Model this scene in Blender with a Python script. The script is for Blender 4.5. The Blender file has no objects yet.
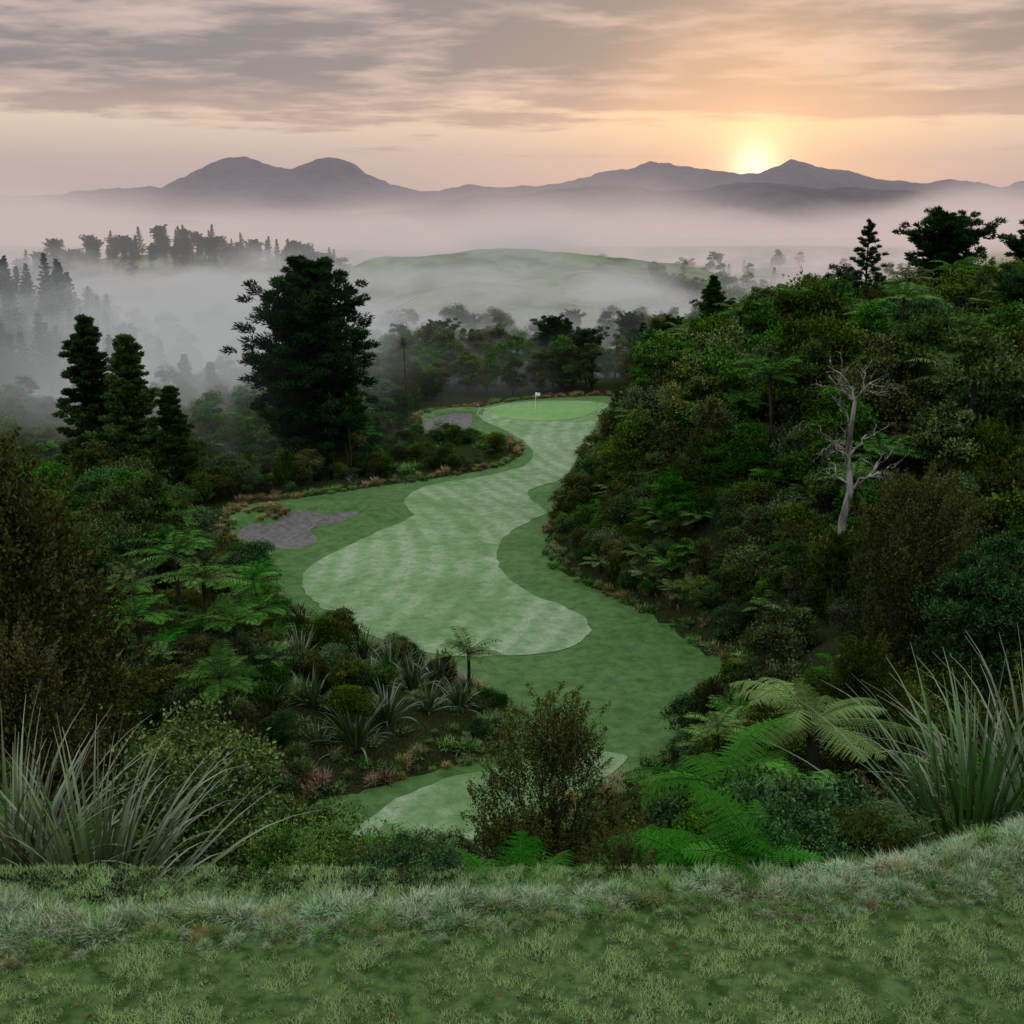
import bpy, math, random
import numpy as np
from mathutils import Vector, Euler
from mathutils.geometry import delaunay_2d_cdt
R = np.random.RandomState(7); random.seed(7)
scene = bpy.context.scene
CAMZ = 27.0
def link(o):
    scene.collection.objects.link(o); return o

# ------------------------------------------------------------------ numbers
ROUGH=[(-5.3,168.3),(-1.9,173.4),(5.5,178.7),(14.8,181.0),(18.5,176.5),(17.2,168.3),(14.3,153.0),(11.7,141.6),(9.1,123.0),(5.5,108.6),(3.5,97.0),(3.1,90.5),(3.5,84.8),(6.0,79.7),(10.0,74.0),(12.6,68.2),(13.7,63.9),(13.2,60.8),(11.4,57.3),(9.8,54.8),(7.3,51.9),(4.4,48.7),(1.3,46.8),(-1.5,43.1),(-5.0,41.0),(-9.4,40.5),(-10.6,44.0),(-9.8,47.3),(-6.6,49.2),(-3.2,51.3),(-1.2,53.0),(-0.1,56.0),(-0.1,58.7),(-1.3,60.8),(-4.6,63.9),(-8.7,66.4),(-11.7,69.1),(-14.4,73.0),(-17.5,77.3),(-20.5,82.3),(-23.3,89.2),(-26.2,97.2),(-27.3,103.4),(-25.8,107.3),(-21,109.5),(-14.3,113.9),(-9.1,117.8),(-4.8,121.9),(-0.8,127.5),(1.3,133.5),(0.4,141),(-3,145.3),(-11.2,146),(-13.6,155.5),(-11.8,164.4)]
FAIR=[(-5.0,164.4),(-4.6,155.6),(-.3,146),(2.3,136.1),(1.9,127.5),(-2.5,120.8),(-6.9,116.8),(-9.9,113),(-10.9,107.3),(-9.7,101.4),(-13,95.5),(-16.3,88.4),(-16.9,83.6),(-15.4,78.4),(-12.4,73.5),(-9,69),(-5.4,66.7),(-2.1,66.1),(1.8,66.7),(4.6,68.6),(5.5,71.6),(4.2,74.7),(1.4,78),(-.6,83.1),(-1.2,88.7),(-.4,94.6),(1.6,99.3),(3.2,102.2),(3.0,105.3),(1.9,108.6),(1.7,113),(4,116.8),(6.6,121.3),(9.0,131.7),(10.9,145.3),(14,164.4),(14.9,173.2),(5.3,175.6),(-1.9,170.3)]
FAIR2=[(-7.3,42.0),(-6.9,45.9),(-4.1,49.2),(-.6,51.3),(2.6,52.8),(5.2,53),(6.0,52.0),(4.0,49.2),(1.1,47.6),(-1.9,44.0),(-4.1,42.0)]
GREEN=[(-3.2,164.4),(-.3,169.3),(6.2,173.6),(12.3,173),(13.5,169.4),(12.3,163),(9.7,157),(5.5,154.2),(1.4,154.9),(-2.0,158.2)]
B1=[(-23.4,91.8),(-25.2,96.0),(-24.6,98.9),(-22.8,99.3),(-21.0,103.4),(-18.4,102.2),(-15.0,102.9),(-16.3,99.6),(-18.8,97.6),(-17.6,94.2),(-19.4,91.6),(-21.6,92.2)]
B2=[(-12.2,150.6),(-12.2,157.0),(-9.4,161.6),(-6.4,161.6),(-5.8,157),(-6.1,151),(-8.6,147.8)]
def smooth_poly(P,n=6):
    P=np.array(P,float); N=len(P); out=[]
    for i in range(N):
        p0,p1,p2,p3=P[i-1],P[i],P[(i+1)%N],P[(i+2)%N]
        for k in range(n):
            t=k/n
            out.append(.5*((2*p1)+(-p0+p2)*t+(2*p0-5*p1+4*p2-p3)*t*t+(-p0+3*p1-3*p2+p3)*t**3))
    return np.array(out)
SR=smooth_poly(ROUGH,4); SB1=smooth_poly(B1,4); SB2=smooth_poly(B2,4)
def sdf(x,y,P):   # >0 outside
    x=np.asarray(x,float).ravel(); y=np.asarray(y,float).ravel()
    best=np.full(x.shape,1e18); ins=np.zeros(x.shape,bool)
    for i in range(len(P)):
        a=P[i-1]; b=P[i]; e=b-a
        wx=x-a[0]; wy=y-a[1]
        t=np.clip((wx*e[0]+wy*e[1])/(e@e+1e-9),0,1)
        best=np.minimum(best,(wx-t*e[0])**2+(wy-t*e[1])**2)
        c=((a[1]>y)!=(b[1]>y))
        xx=a[0]+(y-a[1])*(e[0]/(e[1] if abs(e[1])>1e-9 else 1e-9))
        ins^=c&(x<xx)
    d=np.sqrt(best); return np.where(ins,-d,d)
def vnoise(x,y,s,seed=0):
    x=np.asarray(x,float)/s; y=np.asarray(y,float)/s
    xi=np.floor(x).astype(np.int64); yi=np.floor(y).astype(np.int64)
    fx=x-xi; fy=y-yi; fx=fx*fx*(3-2*fx); fy=fy*fy*(3-2*fy)
    def hsh(a,b):
        n=(a*374761393+b*668265263+seed*974711)&0x7fffffff
        n=((n^(n>>13))*1274126177)&0x7fffffff
        return ((n^(n>>16))&0xffff)/65535.0
    return (hsh(xi,yi)*(1-fx)+hsh(xi+1,yi)*fx)*(1-fy)+(hsh(xi,yi+1)*(1-fx)+hsh(xi+1,yi+1)*fx)*fy*1.0
def sstep(a,b,x):
    t=np.clip((np.asarray(x,float)-a)/(b-a),0,1); return t*t*(3-2*t)
YR=[45,52,57,63,68,74,80,92,108,121,142,176,200]
XR=[8.5,8.5,11.6,14,13,10.4,6.2,3.8,5.8,9.2,12,19,24]
YL=[40,45,47,53,58.7,64,69,77,89,100,108,114,121,134,149,168,200]
XL=[-11,-10.5,-10,-1.2,-.1,-4.6,-11.7,-17.5,-23,-27,-27,-14.3,-4.8,1,-13,-13,-8]
def TY(x):
    a=np.abs(x); return 6.55+.13*np.clip(x,0,4)+.08*np.clip(x,-4,0)+.4*np.clip(a-3,0,2.5)+.8*np.clip(a-5.5,0,15.5)
def H(x,y):
    sh=np.shape(x); x=np.asarray(x,float).ravel(); y=np.asarray(y,float).ravel()
    d=y-TY(x)
    ht=np.interp(d,[-8,0,0.35,0.9,1.6,2.4,5,12,22,30,36],[22.5,22.5,22.3,21.5,20.9,20.1,17.4,10.6,4.8,.8,0])
    xr=np.interp(y,YR,XR); s=np.clip(x-xr,0,400)
    A=np.interp(y,[0,120,170,230,400],[15,15,9,3,0])
    hr=A*(1-np.exp(-s/13.0))*(1+.15*(vnoise(x,y,18,3)-.5))
    xl=np.interp(y,YL,XL); sl=np.clip(xl-x,0,400)
    hl=np.interp(y,[30,50,75,100],[6,4.5,2,0])*(1-np.exp(-sl/9.))
    k=np.sqrt(ht**2+hr**2*1.0+hl**2)
    base=np.maximum(np.maximum(ht,hr),hl); z=base*.6+k*.4
    z-=7*sstep(6,45,sl)*sstep(60,110,y)
    far=sstep(190,260,y)
    z-=far*6
    def g(cx,cy,sx,sy,a): return a*np.exp(-((x-cx)/sx)**2-((y-cy)/sy)**2)
    z+=g(-62,520,40,60,22)+g(2,545,50,70,21)+g(72,560,45,60,15)+g(40,460,28,25,11)+g(-20,430,40,30,10)
    z+=far*sstep(360,420,y)*(1-sstep(650,760,y))*(vnoise(x,y,34,21)-.5)*6
    z+=g(-210,700,110,80,26)+g(-145,275,60,60,18)+g(60,265,50,30,3)
    und=sstep(0,6,sdf(x,y,SR[::2]))*sstep(12,30,y)
    z+=und*(vnoise(x,y,6,1)-.5)*1.0*sstep(20,60,y)
    z+=sstep(500,1500,y)*(vnoise(x,y,400,5))*14
    z+=0.3*np.sin(x*.14+1)*np.sin(y*.09)*sstep(40,60,y)*(1-far)
    for P,cx,cy,dep,lip in((SB1,-20,97,.6,.9),(SB2,-9,155,.6,.8)):
        k=(np.abs(x-cx)<18)&(np.abs(y-cy)<20)
        if k.any():
            dd=sdf(x[k],y[k],P); back=sstep(-4,5,y[k]-cy)
            z[k]+=-dep*sstep(.2,-2.2,dd)+lip*back*np.exp(-((dd-1.8)/1.6)**2)
    return z.reshape(sh)
def h1(x,y): return float(H(np.array([x]),np.array([y]))[0])

# ------------------------------------------------------------------ materials
def newmat(name):
    m=bpy.data.materials.new(name); m.use_nodes=True
    nt=m.node_tree; nt.nodes.clear(); return m,nt
def N(nt,t,**kw):
    n=nt.nodes.new(t)
    for k,v in kw.items():
        if k.startswith('i_'):
            key=k[2:]; key=int(key) if key.isdigit() else key.replace('_',' ')
            n.inputs[key].default_value=v
        else: setattr(n,k,v)
    return n
def mixrgb(nt,fac,a,b,bt='MIX'):
    n=nt.nodes.new('ShaderNodeMix'); n.data_type='RGBA'; n.blend_type=bt
    for s,v in ((n.inputs['Factor'],fac),(n.inputs[6],a),(n.inputs[7],b)):
        if hasattr(v,'is_output'): nt.links.new(v,s)
        else: s.default_value=v if not isinstance(v,tuple) or len(v)==4 else (*v,1)
    return n.outputs[2]
def mth(nt,op,a,b=None,c=None,clamp=False):
    n=nt.nodes.new('ShaderNodeMath'); n.operation=op; n.use_clamp=clamp
    for i,v in enumerate((a,b,c)):
        if v is None: continue
        if hasattr(v,'is_output'): nt.links.new(v,n.inputs[i])
        else: n.inputs[i].default_value=v
    return n.outputs[0]
def smap(nt,v,a,b,c=0.,d=1.):
    n=nt.nodes.new('ShaderNodeMapRange'); n.interpolation_type='SMOOTHSTEP'
    nt.links.new(v,n.inputs[0]); n.inputs[1].default_value=a;n.inputs[2].default_value=b
    n.inputs[3].default_value=c;n.inputs[4].default_value=d
    return n.outputs[0]
def leafmat(name,dark,light,rough=.55,trans=.2,spec=.2,hue=.5,frost=None,matte=False):
    m,nt=newmat(name)
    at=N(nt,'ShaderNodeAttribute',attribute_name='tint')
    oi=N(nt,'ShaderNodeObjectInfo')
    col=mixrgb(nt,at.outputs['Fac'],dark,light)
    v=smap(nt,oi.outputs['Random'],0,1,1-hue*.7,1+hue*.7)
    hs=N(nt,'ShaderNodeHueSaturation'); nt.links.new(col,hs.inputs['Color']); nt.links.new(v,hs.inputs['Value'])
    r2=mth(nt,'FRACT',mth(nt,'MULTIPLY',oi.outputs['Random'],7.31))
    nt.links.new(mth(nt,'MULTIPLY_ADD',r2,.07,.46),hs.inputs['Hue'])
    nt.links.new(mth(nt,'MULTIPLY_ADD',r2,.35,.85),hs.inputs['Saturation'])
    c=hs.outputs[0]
    if frost:
        g=N(nt,'ShaderNodeNewGeometry'); sp=N(nt,'ShaderNodeSeparateXYZ'); nt.links.new(g.outputs['Normal'],sp.inputs[0])
        up=smap(nt,mth(nt,'ABSOLUTE',sp.outputs[2]),.3,1,0,frost)
        c=mixrgb(nt,up,c,(.30,.38,.26))
    if matte:
        p=N(nt,'ShaderNodeBsdfDiffuse'); nt.links.new(c,p.inputs['Color'])
    else:
        p=N(nt,'ShaderNodeBsdfPrincipled'); nt.links.new(c,p.inputs['Base Color'])
        p.inputs['Roughness'].default_value=rough; p.inputs['Specular IOR Level'].default_value=spec
    sh=p.outputs[0]
    if trans>0:
        t=N(nt,'ShaderNodeBsdfTranslucent'); nt.links.new(c,t.inputs[0])
        mx=N(nt,'ShaderNodeMixShader',i_0=trans); nt.links.new(p.outputs[0],mx.inputs[1]); nt.links.new(t.outputs[0],mx.inputs[2]); sh=mx.outputs[0]
    o=N(nt,'ShaderNodeOutputMaterial'); nt.links.new(sh,o.inputs[0]); return m
def barkmat(name,a,b,sc=6):
    m,nt=newmat(name)
    tc=N(nt,'ShaderNodeTexCoord'); mp=N(nt,'ShaderNodeMapping'); mp.inputs['Scale'].default_value=(1,1,.25)
    nt.links.new(tc.outputs['Object'],mp.inputs[0])
    n=N(nt,'ShaderNodeTexNoise',i_Scale=float(sc),i_Detail=3.); nt.links.new(mp.outputs[0],n.inputs[0])
    c=mixrgb(nt,smap(nt,n.outputs[0],.35,.65),a,b)
    p=N(nt,'ShaderNodeBsdfDiffuse'); nt.links.new(c,p.inputs[0])
    o=N(nt,'ShaderNodeOutputMaterial'); nt.links.new(p.outputs[0],o.inputs[0]); return m
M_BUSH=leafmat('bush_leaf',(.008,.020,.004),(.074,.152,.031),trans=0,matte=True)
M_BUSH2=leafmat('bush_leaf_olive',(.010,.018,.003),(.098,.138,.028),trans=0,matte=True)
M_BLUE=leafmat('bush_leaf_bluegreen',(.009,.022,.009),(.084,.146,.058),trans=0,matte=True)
M_BROWN=leafmat('manuka_leaf',(.011,.015,.004),(.090,.102,.027),trans=0,hue=.3,matte=True)
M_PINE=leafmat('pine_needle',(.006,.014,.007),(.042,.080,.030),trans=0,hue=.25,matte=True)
M_FERN=leafmat('fern_frond',(.018,.055,.010),(.125,.28,.06),rough=.45,trans=.15,hue=.35,matte=True)
M_FLAX=leafmat('flax_leaf',(.014,.035,.008),(.105,.175,.055),rough=.35,spec=.5,trans=.0,frost=.15,hue=.2)
M_BRIGHT=leafmat('bright_leaf',(.018,.045,.006),(.13,.25,.03),rough=.4,trans=.0,spec=.35)
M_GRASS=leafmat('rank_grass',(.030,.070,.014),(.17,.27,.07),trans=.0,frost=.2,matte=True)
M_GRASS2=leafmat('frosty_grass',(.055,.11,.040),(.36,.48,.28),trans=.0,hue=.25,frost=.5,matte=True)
M_DRY=leafmat('dry_grass',(.09,.070,.030),(.32,.26,.13),trans=.0,matte=True)
M_TURF=leafmat('turf_blade',(.024,.066,.010),(.25,.37,.13),trans=.0,hue=.0,frost=.35,matte=True)
M_DEAD=leafmat('dead_fern',(.03,.018,.008),(.16,.085,.03),trans=.0,matte=True)
M_BARK=barkmat('bark_dark',(.014,.013,.009),(.042,.038,.028))
M_PALE=barkmat('bark_pale',(.07,.066,.056),(.29,.275,.245),3)

# ------------------------------------------------------------------ mesh builder
HT={}
class MB:
    def __init__(s): s.V=[];s.F=[];s.M=[];s.T=[];s.n=0;s.sm=[]
    def quads(s,V,mat,tint):
        n=len(V); V=np.asarray(V,float)
        k=V.shape[1]
        s.V.append(V.reshape(-1,3)); s.F.append((np.arange(n*k).reshape(n,k)+s.n))
        s.M.append(np.full(n,mat)); s.T.append(np.repeat(np.asarray(tint,float),k)); s.n+=n*k; s.sm.append(np.zeros(n,bool))
    def grid(s,G,mat,tint):
        a,b,_=G.shape; idx=np.arange(a*b).reshape(a,b)+s.n
        f=np.stack([idx[:-1,:-1],idx[:-1,1:],idx[1:,1:],idx[1:,:-1]],-1).reshape(-1,4)
        s.V.append(G.reshape(-1,3)); s.F.append(f); s.M.append(np.full(len(f),mat))
        t=np.asarray(tint,float); s.T.append(np.full(a*b,t) if t.ndim==0 else t.reshape(-1)); s.n+=a*b; s.sm.append(np.ones(len(f),bool))
    def tube(s,pts,rad,mat,k=6,tint=.5):
        pts=np.asarray(pts,float); d=np.gradient(pts,axis=0); d/=np.linalg.norm(d,axis=1)[:,None]+1e-9
        ref=np.where(np.abs(d[:,2:3])>.9,np.array([[1.,0,0]]),np.array([[0,0,1.]]))
        u=np.cross(d,ref); u/=np.linalg.norm(u,axis=1)[:,None]+1e-9; w=np.cross(d,u)
        a=np.linspace(0,2*np.pi,k+1); rad=np.asarray(rad,float)
        G=pts[:,None]+rad[:,None,None]*(np.cos(a)[None,:,None]*u[:,None]+np.sin(a)[None,:,None]*w[:,None])
        s.grid(G,mat,tint)
    def build(s,name,mats):
        me=bpy.data.meshes.new(name); V=np.concatenate(s.V).astype(np.float32)
        ks=np.concatenate([np.full(len(f),f.shape[1]) for f in s.F]).astype(np.int32)
        me.vertices.add(len(V)); me.vertices.foreach_set('co',V.ravel())
        L=np.concatenate([f.ravel() for f in s.F]).astype(np.int32)
        me.loops.add(len(L)); me.loops.foreach_set('vertex_index',L)
        st=np.concatenate([[0],np.cumsum(ks)[:-1]]).astype(np.int32)
        me.polygons.add(len(ks)); me.polygons.foreach_set('loop_start',st)
        me.polygons.foreach_set('material_index',np.concatenate(s.M).astype(np.int32))
        me.polygons.foreach_set('use_smooth',np.concatenate(s.sm))
        for m in mats: me.materials.append(m)
        a=me.attributes.new('tint','FLOAT','POINT'); a.data.foreach_set('value',np.concatenate(s.T).astype(np.float32))
        me.update(calc_edges=True); me.validate(); HT[name]=float(V[:,2].max()); return me
def unit(n,rs):
    v=rs.normal(size=(n,3)); return v/np.linalg.norm(v,axis=1)[:,None]
def nrm(v): return v/(np.linalg.norm(v,axis=-1,keepdims=True)+1e-9)
def leaves(mb,P,D,L,W,mat,tint,rs,fold=.0):
    n=len(P); side=nrm(np.cross(D,unit(n,rs)))
    L=L*rs.uniform(.6,1.3,(n,1)); W=W*rs.uniform(.7,1.2,(n,1))
    V=np.stack([P-D*L*.5,P+side*W*.5-D*L*.05,P+D*L*.5,P-side*W*.5-D*L*.05],1)
    mb.quads(V,mat,tint)
def limb(mb,a,b,r0,r1,rs,mat=0,n=6,wob=.1,k=6):
    a=np.array(a,float); b=np.array(b,float); t=np.linspace(0,1,n)[:,None]
    L=np.linalg.norm(b-a); p=a+(b-a)*t+rs.normal(size=(n,3))*wob*L*.35*(t*(1-t)*3)
    mb.tube(p,np.linspace(r0,r1,n),mat,k); return p

def broadleaf(name,seed,Ht,Rx,nc,nl,L,leaf,base=.08,flat=.8,bark=None,cr=.34,top=1.0,up=.3):
    rs=np.random.RandomState(seed); mb=MB()
    limb(mb,(0,0,-1.5),(rs.uniform(-.2,.2),rs.uniform(-.2,.2),Ht*.7),Ht*.02+.02,Ht*.01+.01,rs,0,8,.05)
    cz=Ht*(base+(1-base)*.5); rz=Ht*(1-base)*.5
    for i in range(nc):
        u=unit(1,rs)[0]; rr=rs.uniform(.3,1)**.5
        c=np.array([u[0]*Rx*rr*.8,u[1]*Rx*rr*.8,cz+u[2]*rz*rr*.85])
        f=(c[2]-Ht*base)/(Ht*(1-base)); 
        w=1-max(0,f-.45)*.75*top; c[0]*=w; c[1]*=w
        r=Rx*cr*rs.uniform(.45,1.25)
        limb(mb,(0,0,max(.1,c[2]*.45)),c,Ht*.006+.008,.006,rs,0,5,.12,4)
        m=int(nl*rs.uniform(.7,1.3)); d=unit(m,rs); d[:,2]=np.where(d[:,2]<-.3,-d[:,2],d[:,2])
        rad=r*rs.uniform(.45,1.08,(m,1))*(1+.3*np.sin(d[:,:1]*5+i)*np.cos(d[:,1:2]*4+i*2))
        P=c+d*rad*np.array([1,1,flat])
        D=nrm(d*.6+unit(m,rs)*.8+np.array([0,0,up]))
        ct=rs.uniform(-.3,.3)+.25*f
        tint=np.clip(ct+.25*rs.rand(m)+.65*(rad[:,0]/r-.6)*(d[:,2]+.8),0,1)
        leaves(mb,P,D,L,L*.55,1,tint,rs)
    return mb.build(name,[bark or M_BARK,leaf])
def manuka(name,seed,Ht,Rx,ns,leaf,L=.06,nl=110,lo=.1,W=.35):
    rs=np.random.RandomState(seed); mb=MB()
    for i in range(5):
        a=rs.uniform(0,6.28); limb(mb,(0,0,-.5),(math.cos(a)*Rx*.4,math.sin(a)*Rx*.4,Ht*rs.uniform(.5,.75)),.02+Ht*.006,.012,rs,0,7,.1,5)
    lob=[(rs.uniform(0,6.28),rs.uniform(.15,.9),rs.uniform(.6,1.4)) for _ in range(9)]
    for i in range(ns):
        a=rs.uniform(0,6.28); q=rs.uniform(0,1)**.6; zf=rs.uniform(lo,1)
        prof=math.sqrt(max(0,1-((zf-.42)/.62)**2)) if zf>.42 else .75+.25*(zf/.42)
        prof*=.8+sum((k-1)*math.exp(-((a-la+3.14)%6.28-3.14)**2*2-((zf-lz)/.2)**2) for la,lz,k in lob)+.15
        c=np.array([math.cos(a)*Rx*q*prof,math.sin(a)*Rx*q*prof,Ht*zf*(.94+.06*rs.rand())])
        d=nrm(np.array([math.cos(a)*.6*q,math.sin(a)*.6*q,1.0])+rs.normal(size=3)*.3)
        ln=Ht*.09*rs.uniform(.5,1.5)+.22
        mb.tube(np.stack([c-d*ln*.4,c+d*ln*.2,c+d*ln*.8]),[.006,.004,.002],0,3)
        m=nl; t=rs.rand(m,1)
        P=c+d*ln*(t*1.35-.5)+rs.normal(size=(m,3))*ln*.2*(1.1-t)
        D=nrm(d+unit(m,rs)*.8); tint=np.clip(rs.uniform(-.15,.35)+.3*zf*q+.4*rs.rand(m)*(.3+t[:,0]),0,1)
        leaves(mb,P,D,L,L*W,1,tint,rs)
    return mb.build(name,[M_BARK,leaf])
def pine(name,seed,Ht,Rx,nb,nl,L,base=.2,droop=0.,upt=.25,prof='round',W=.14,leaf=None):
    rs=np.random.RandomState(seed); mb=MB(); leaf=leaf or M_PINE
    limb(mb,(0,0,-3),(0,0,Ht*.97),Ht*.018+.05,.04,rs,0,12,.015,8)
    for i in range(nb):
        f=(i+rs.rand())/nb; z=Ht*(base+(1-base)*f); a=i*2.4+rs.uniform(-.4,.4)
        if prof=='round': ln=Rx*(max(.05,1-((f-.35)/.68)**2))**.6*rs.uniform(.6,1.08)*(1+.12*math.sin(f*23+a*2))
        elif prof=='cone': ln=Rx*(1-f)**.85*rs.uniform(.75,1.1)+.25
        elif prof=='col': ln=Rx*(1-f+.01)**.55*min(1,.75+f*1.5)*rs.uniform(.6,1.15)*(1+.1*math.sin(f*17+a))
        else: ln=Rx*(.45+.55*f if f<.7 else (1-f)*3.2+.15)*rs.uniform(.6,1.1)
        d=np.array([math.cos(a),math.sin(a),upt*rs.uniform(.3,1.6)-droop])
        z0=np.array([0,0,z]); e=z0+d*ln
        t=np.linspace(0,1,6)[:,None]; p=z0+(e-z0)*t+np.array([0,0,1])*(t**2)*ln*.12
        mb.tube(p,np.linspace(.02+ln*.012,.01,6),0,4)
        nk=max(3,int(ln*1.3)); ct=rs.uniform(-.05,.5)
        for k in range(nk):
            tt=.15+.87*(k+.5)/nk; c=z0+(e-z0)*tt+np.array([0,0,1])*tt*tt*ln*.12
            c=c+rs.normal(size=3)*ln*.09*np.array([1,1,.4])
            m=nl; r=.28+ln*.13*(1.1-abs(tt-.6))
            if prof in('cone',): r*=.75
            u=unit(m,rs)*rs.uniform(.2,1,(m,1))**.6; P=c+u*r*np.array([1,1,.5])
            D=nrm(nrm(u)*.7+np.array([d[0]*.6,d[1]*.6,.4])+unit(m,rs)*.4)
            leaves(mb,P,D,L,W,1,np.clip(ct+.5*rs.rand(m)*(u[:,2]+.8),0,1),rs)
    return mb.build(name,[M_BARK,leaf])
def frond(mb,o,az,el,ln,rs,mat=1,npn=26,detail=0,arch=1.0,width=.24):
    n=12; t=np.linspace(0,1,n); ang=el-(el+.55)*arch*t**1.3
    dl=ln/(n-1); hx=np.concatenate([[0],np.cumsum(np.cos(ang[:-1])*dl)]); hz=np.concatenate([[0],np.cumsum(np.sin(ang[:-1])*dl)])
    ca,sa=math.cos(az),math.sin(az); P=np.stack([o[0]+hx*ca,o[1]+hx*sa,o[2]+hz],1)
    mb.tube(P,np.linspace(.016,.004,n)*ln*.6,0 if detail==0 else mat,3,.3)
    s=np.linspace(.1,1,npn); B=np.stack([np.interp(s,t,P[:,k]) for k in range(3)],1)
    T=nrm(np.gradient(B,axis=0)); side0=np.array([-sa,ca,0.])
    wl=ln*width*np.sin(np.pi*np.clip(s*.93+.06,0,1))**.75+.01
    ct=rs.uniform(-.1,.6)
    for sg in(-1,1):
        D=nrm(side0*sg+T*.35+np.array([0,0,-.3])+rs.normal(size=(npn,3))*.09)
        wl2=wl*rs.uniform(.85,1.08,npn)
        tip=B+D*wl2[:,None]; 
        if detail==0:
            w=ln/npn*.62
            V=np.stack([B-T*w*.5,B+D*wl2[:,None]*.5-T*w*.55,tip,B+D*wl2[:,None]*.5+T*w*.55],1)
            mb.quads(V,mat,np.clip(ct+.4*rs.rand(npn),0,1))
        else:
            q=11; ss=np.linspace(.06,.97,q)
            C=B[:,None]+D[:,None]*wl2[:,None,None]*ss[None,:,None]+np.array([0,0,-1])*(ss**2)[None,:,None]*wl2[:,None,None]*.12
            pl=(ln/npn*.62)*(1.05-ss*.8)[None,:,None]*np.ones((npn,1,1)); pw=wl2[:,None,None]/q*.42
            for s2 in(-1,1):
                E=nrm(T[:,None]*s2+D[:,None]*.35); X=D[:,None]
                V=np.stack([C-X*pw,C+E*pl-X*pw*.3,C+E*pl+X*pw*.3,C+X*pw],2).reshape(-1,4,3)
                mb.quads(V,mat,np.clip(ct+.3*rs.rand(npn*q),0,1))
def treefern(name,seed,trunk,nf,ln,detail=0,npn=26,leaf=None,sink=2):
    rs=np.random.RandomState(seed); mb=MB()
    if trunk>0: limb(mb,(0,0,-sink),(0,0,trunk),.14,.1,rs,0,6,.02,7)
    for i in range(nf):
        frond(mb,(0,0,trunk),i*2.399+rs.uniform(-.35,.35),rs.uniform(.15,1.2),ln*rs.uniform(.65,1.15),rs,1,npn,detail)
    return mb.build(name,[M_BARK,leaf or M_FERN])
def flax(name,seed,nl,ln,w=.05,leaf=None,spread=.5,trunk=0):
    rs=np.random.RandomState(seed); mb=MB()
    if trunk: limb(mb,(0,0,-5),(0.1,0,trunk),.13,.09,rs,0,6,.03,6)
    for i in range(nl):
        az=rs.uniform(0,6.28); el=math.pi/2-abs(rs.normal())*spread-.05; el=max(el,-.3 if trunk else .25)
        l=ln*rs.uniform(.5,1.1); n=10; t=np.linspace(0,1,n); bend=rs.uniform(.2,1.5)*(1.35-el*.5)
        if rs.rand()<.25: bend*=1.7
        ang=el-bend*t**2.2; dl=l/(n-1)
        hx=np.concatenate([[0],np.cumsum(np.cos(ang[:-1])*dl)]); hz=np.concatenate([[0],np.cumsum(np.sin(ang[:-1])*dl)])
        ca,sa=math.cos(az),math.sin(az); r0=0 if trunk else rs.uniform(0,.22)*ln*.5
        P=np.stack([ca*(hx+r0),sa*(hx+r0),hz+trunk-.05],1); tw=az+rs.uniform(-.7,.7)
        S=np.array([-math.sin(tw),math.cos(tw),0]); wd=w*rs.uniform(.7,1.2)*np.clip(np.sin(np.pi*np.clip(t*.8+.22,0,1)),.03,1)
        wd[-1]=.002; up=np.array([0,0,1.])*wd[:,None]*.35
        G=np.stack([P-S*wd[:,None]+up,P,P+S*wd[:,None]+up],1)
        b=rs.uniform(-.15,.5); mb.grid(G,1,np.clip(np.repeat(b+.5*t[:,None]*rs.uniform(.3,1),3,1),0,1))
    return mb.build(name,[M_BARK,leaf or M_FLAX])
def tuft(name,seed,nb,ln,rad,leaf,w=.006,lean=.5):
    rs=np.random.RandomState(seed); mb=MB()
    az=rs.uniform(0,6.28,nb); r=rad*np.sqrt(rs.rand(nb)); B=np.stack([np.cos(az)*r,np.sin(az)*r,np.full(nb,-.02)],1)
    a2=az+rs.normal(size=nb)*.8; le=np.abs(rs.normal(size=nb))*lean; l=ln*rs.uniform(.5,1.15,nb)
    d1=np.stack([np.cos(a2)*np.sin(le),np.sin(a2)*np.sin(le),np.cos(le)],1)
    le2=le+1.1*rs.rand(nb); d2=np.stack([np.cos(a2)*np.sin(le2),np.sin(a2)*np.sin(le2),np.cos(le2)],1)
    S=np.stack([-np.sin(a2),np.cos(a2),np.zeros(nb)],1)*w
    m1=B+d1*l[:,None]*.55; m2=m1+d2*l[:,None]*.5
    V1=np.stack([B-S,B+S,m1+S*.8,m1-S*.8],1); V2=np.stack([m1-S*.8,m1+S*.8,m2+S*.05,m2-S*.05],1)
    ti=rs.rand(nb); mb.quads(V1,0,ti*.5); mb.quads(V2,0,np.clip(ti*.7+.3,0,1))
    return mb.build(name,[leaf])

def inst(me,x,y,sc=1.,rz=None,name='plant',parent=None,z=None,tilt=.05,dz=0.):
    o=bpy.data.objects.new(name,me); z=h1(x,y) if z is None else z
    o.location=(x,y,z+dz); o.rotation_euler=(random.gauss(0,tilt),random.gauss(0,tilt),random.uniform(0,6.28) if rz is None else rz)
    o.scale=(sc,sc,sc) if not isinstance(sc,tuple) else sc
    link(o)
    if parent: o.parent=parent
    return o
def empty(name):
    e=bpy.data.objects.new(name,None); link(e); return e

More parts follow.
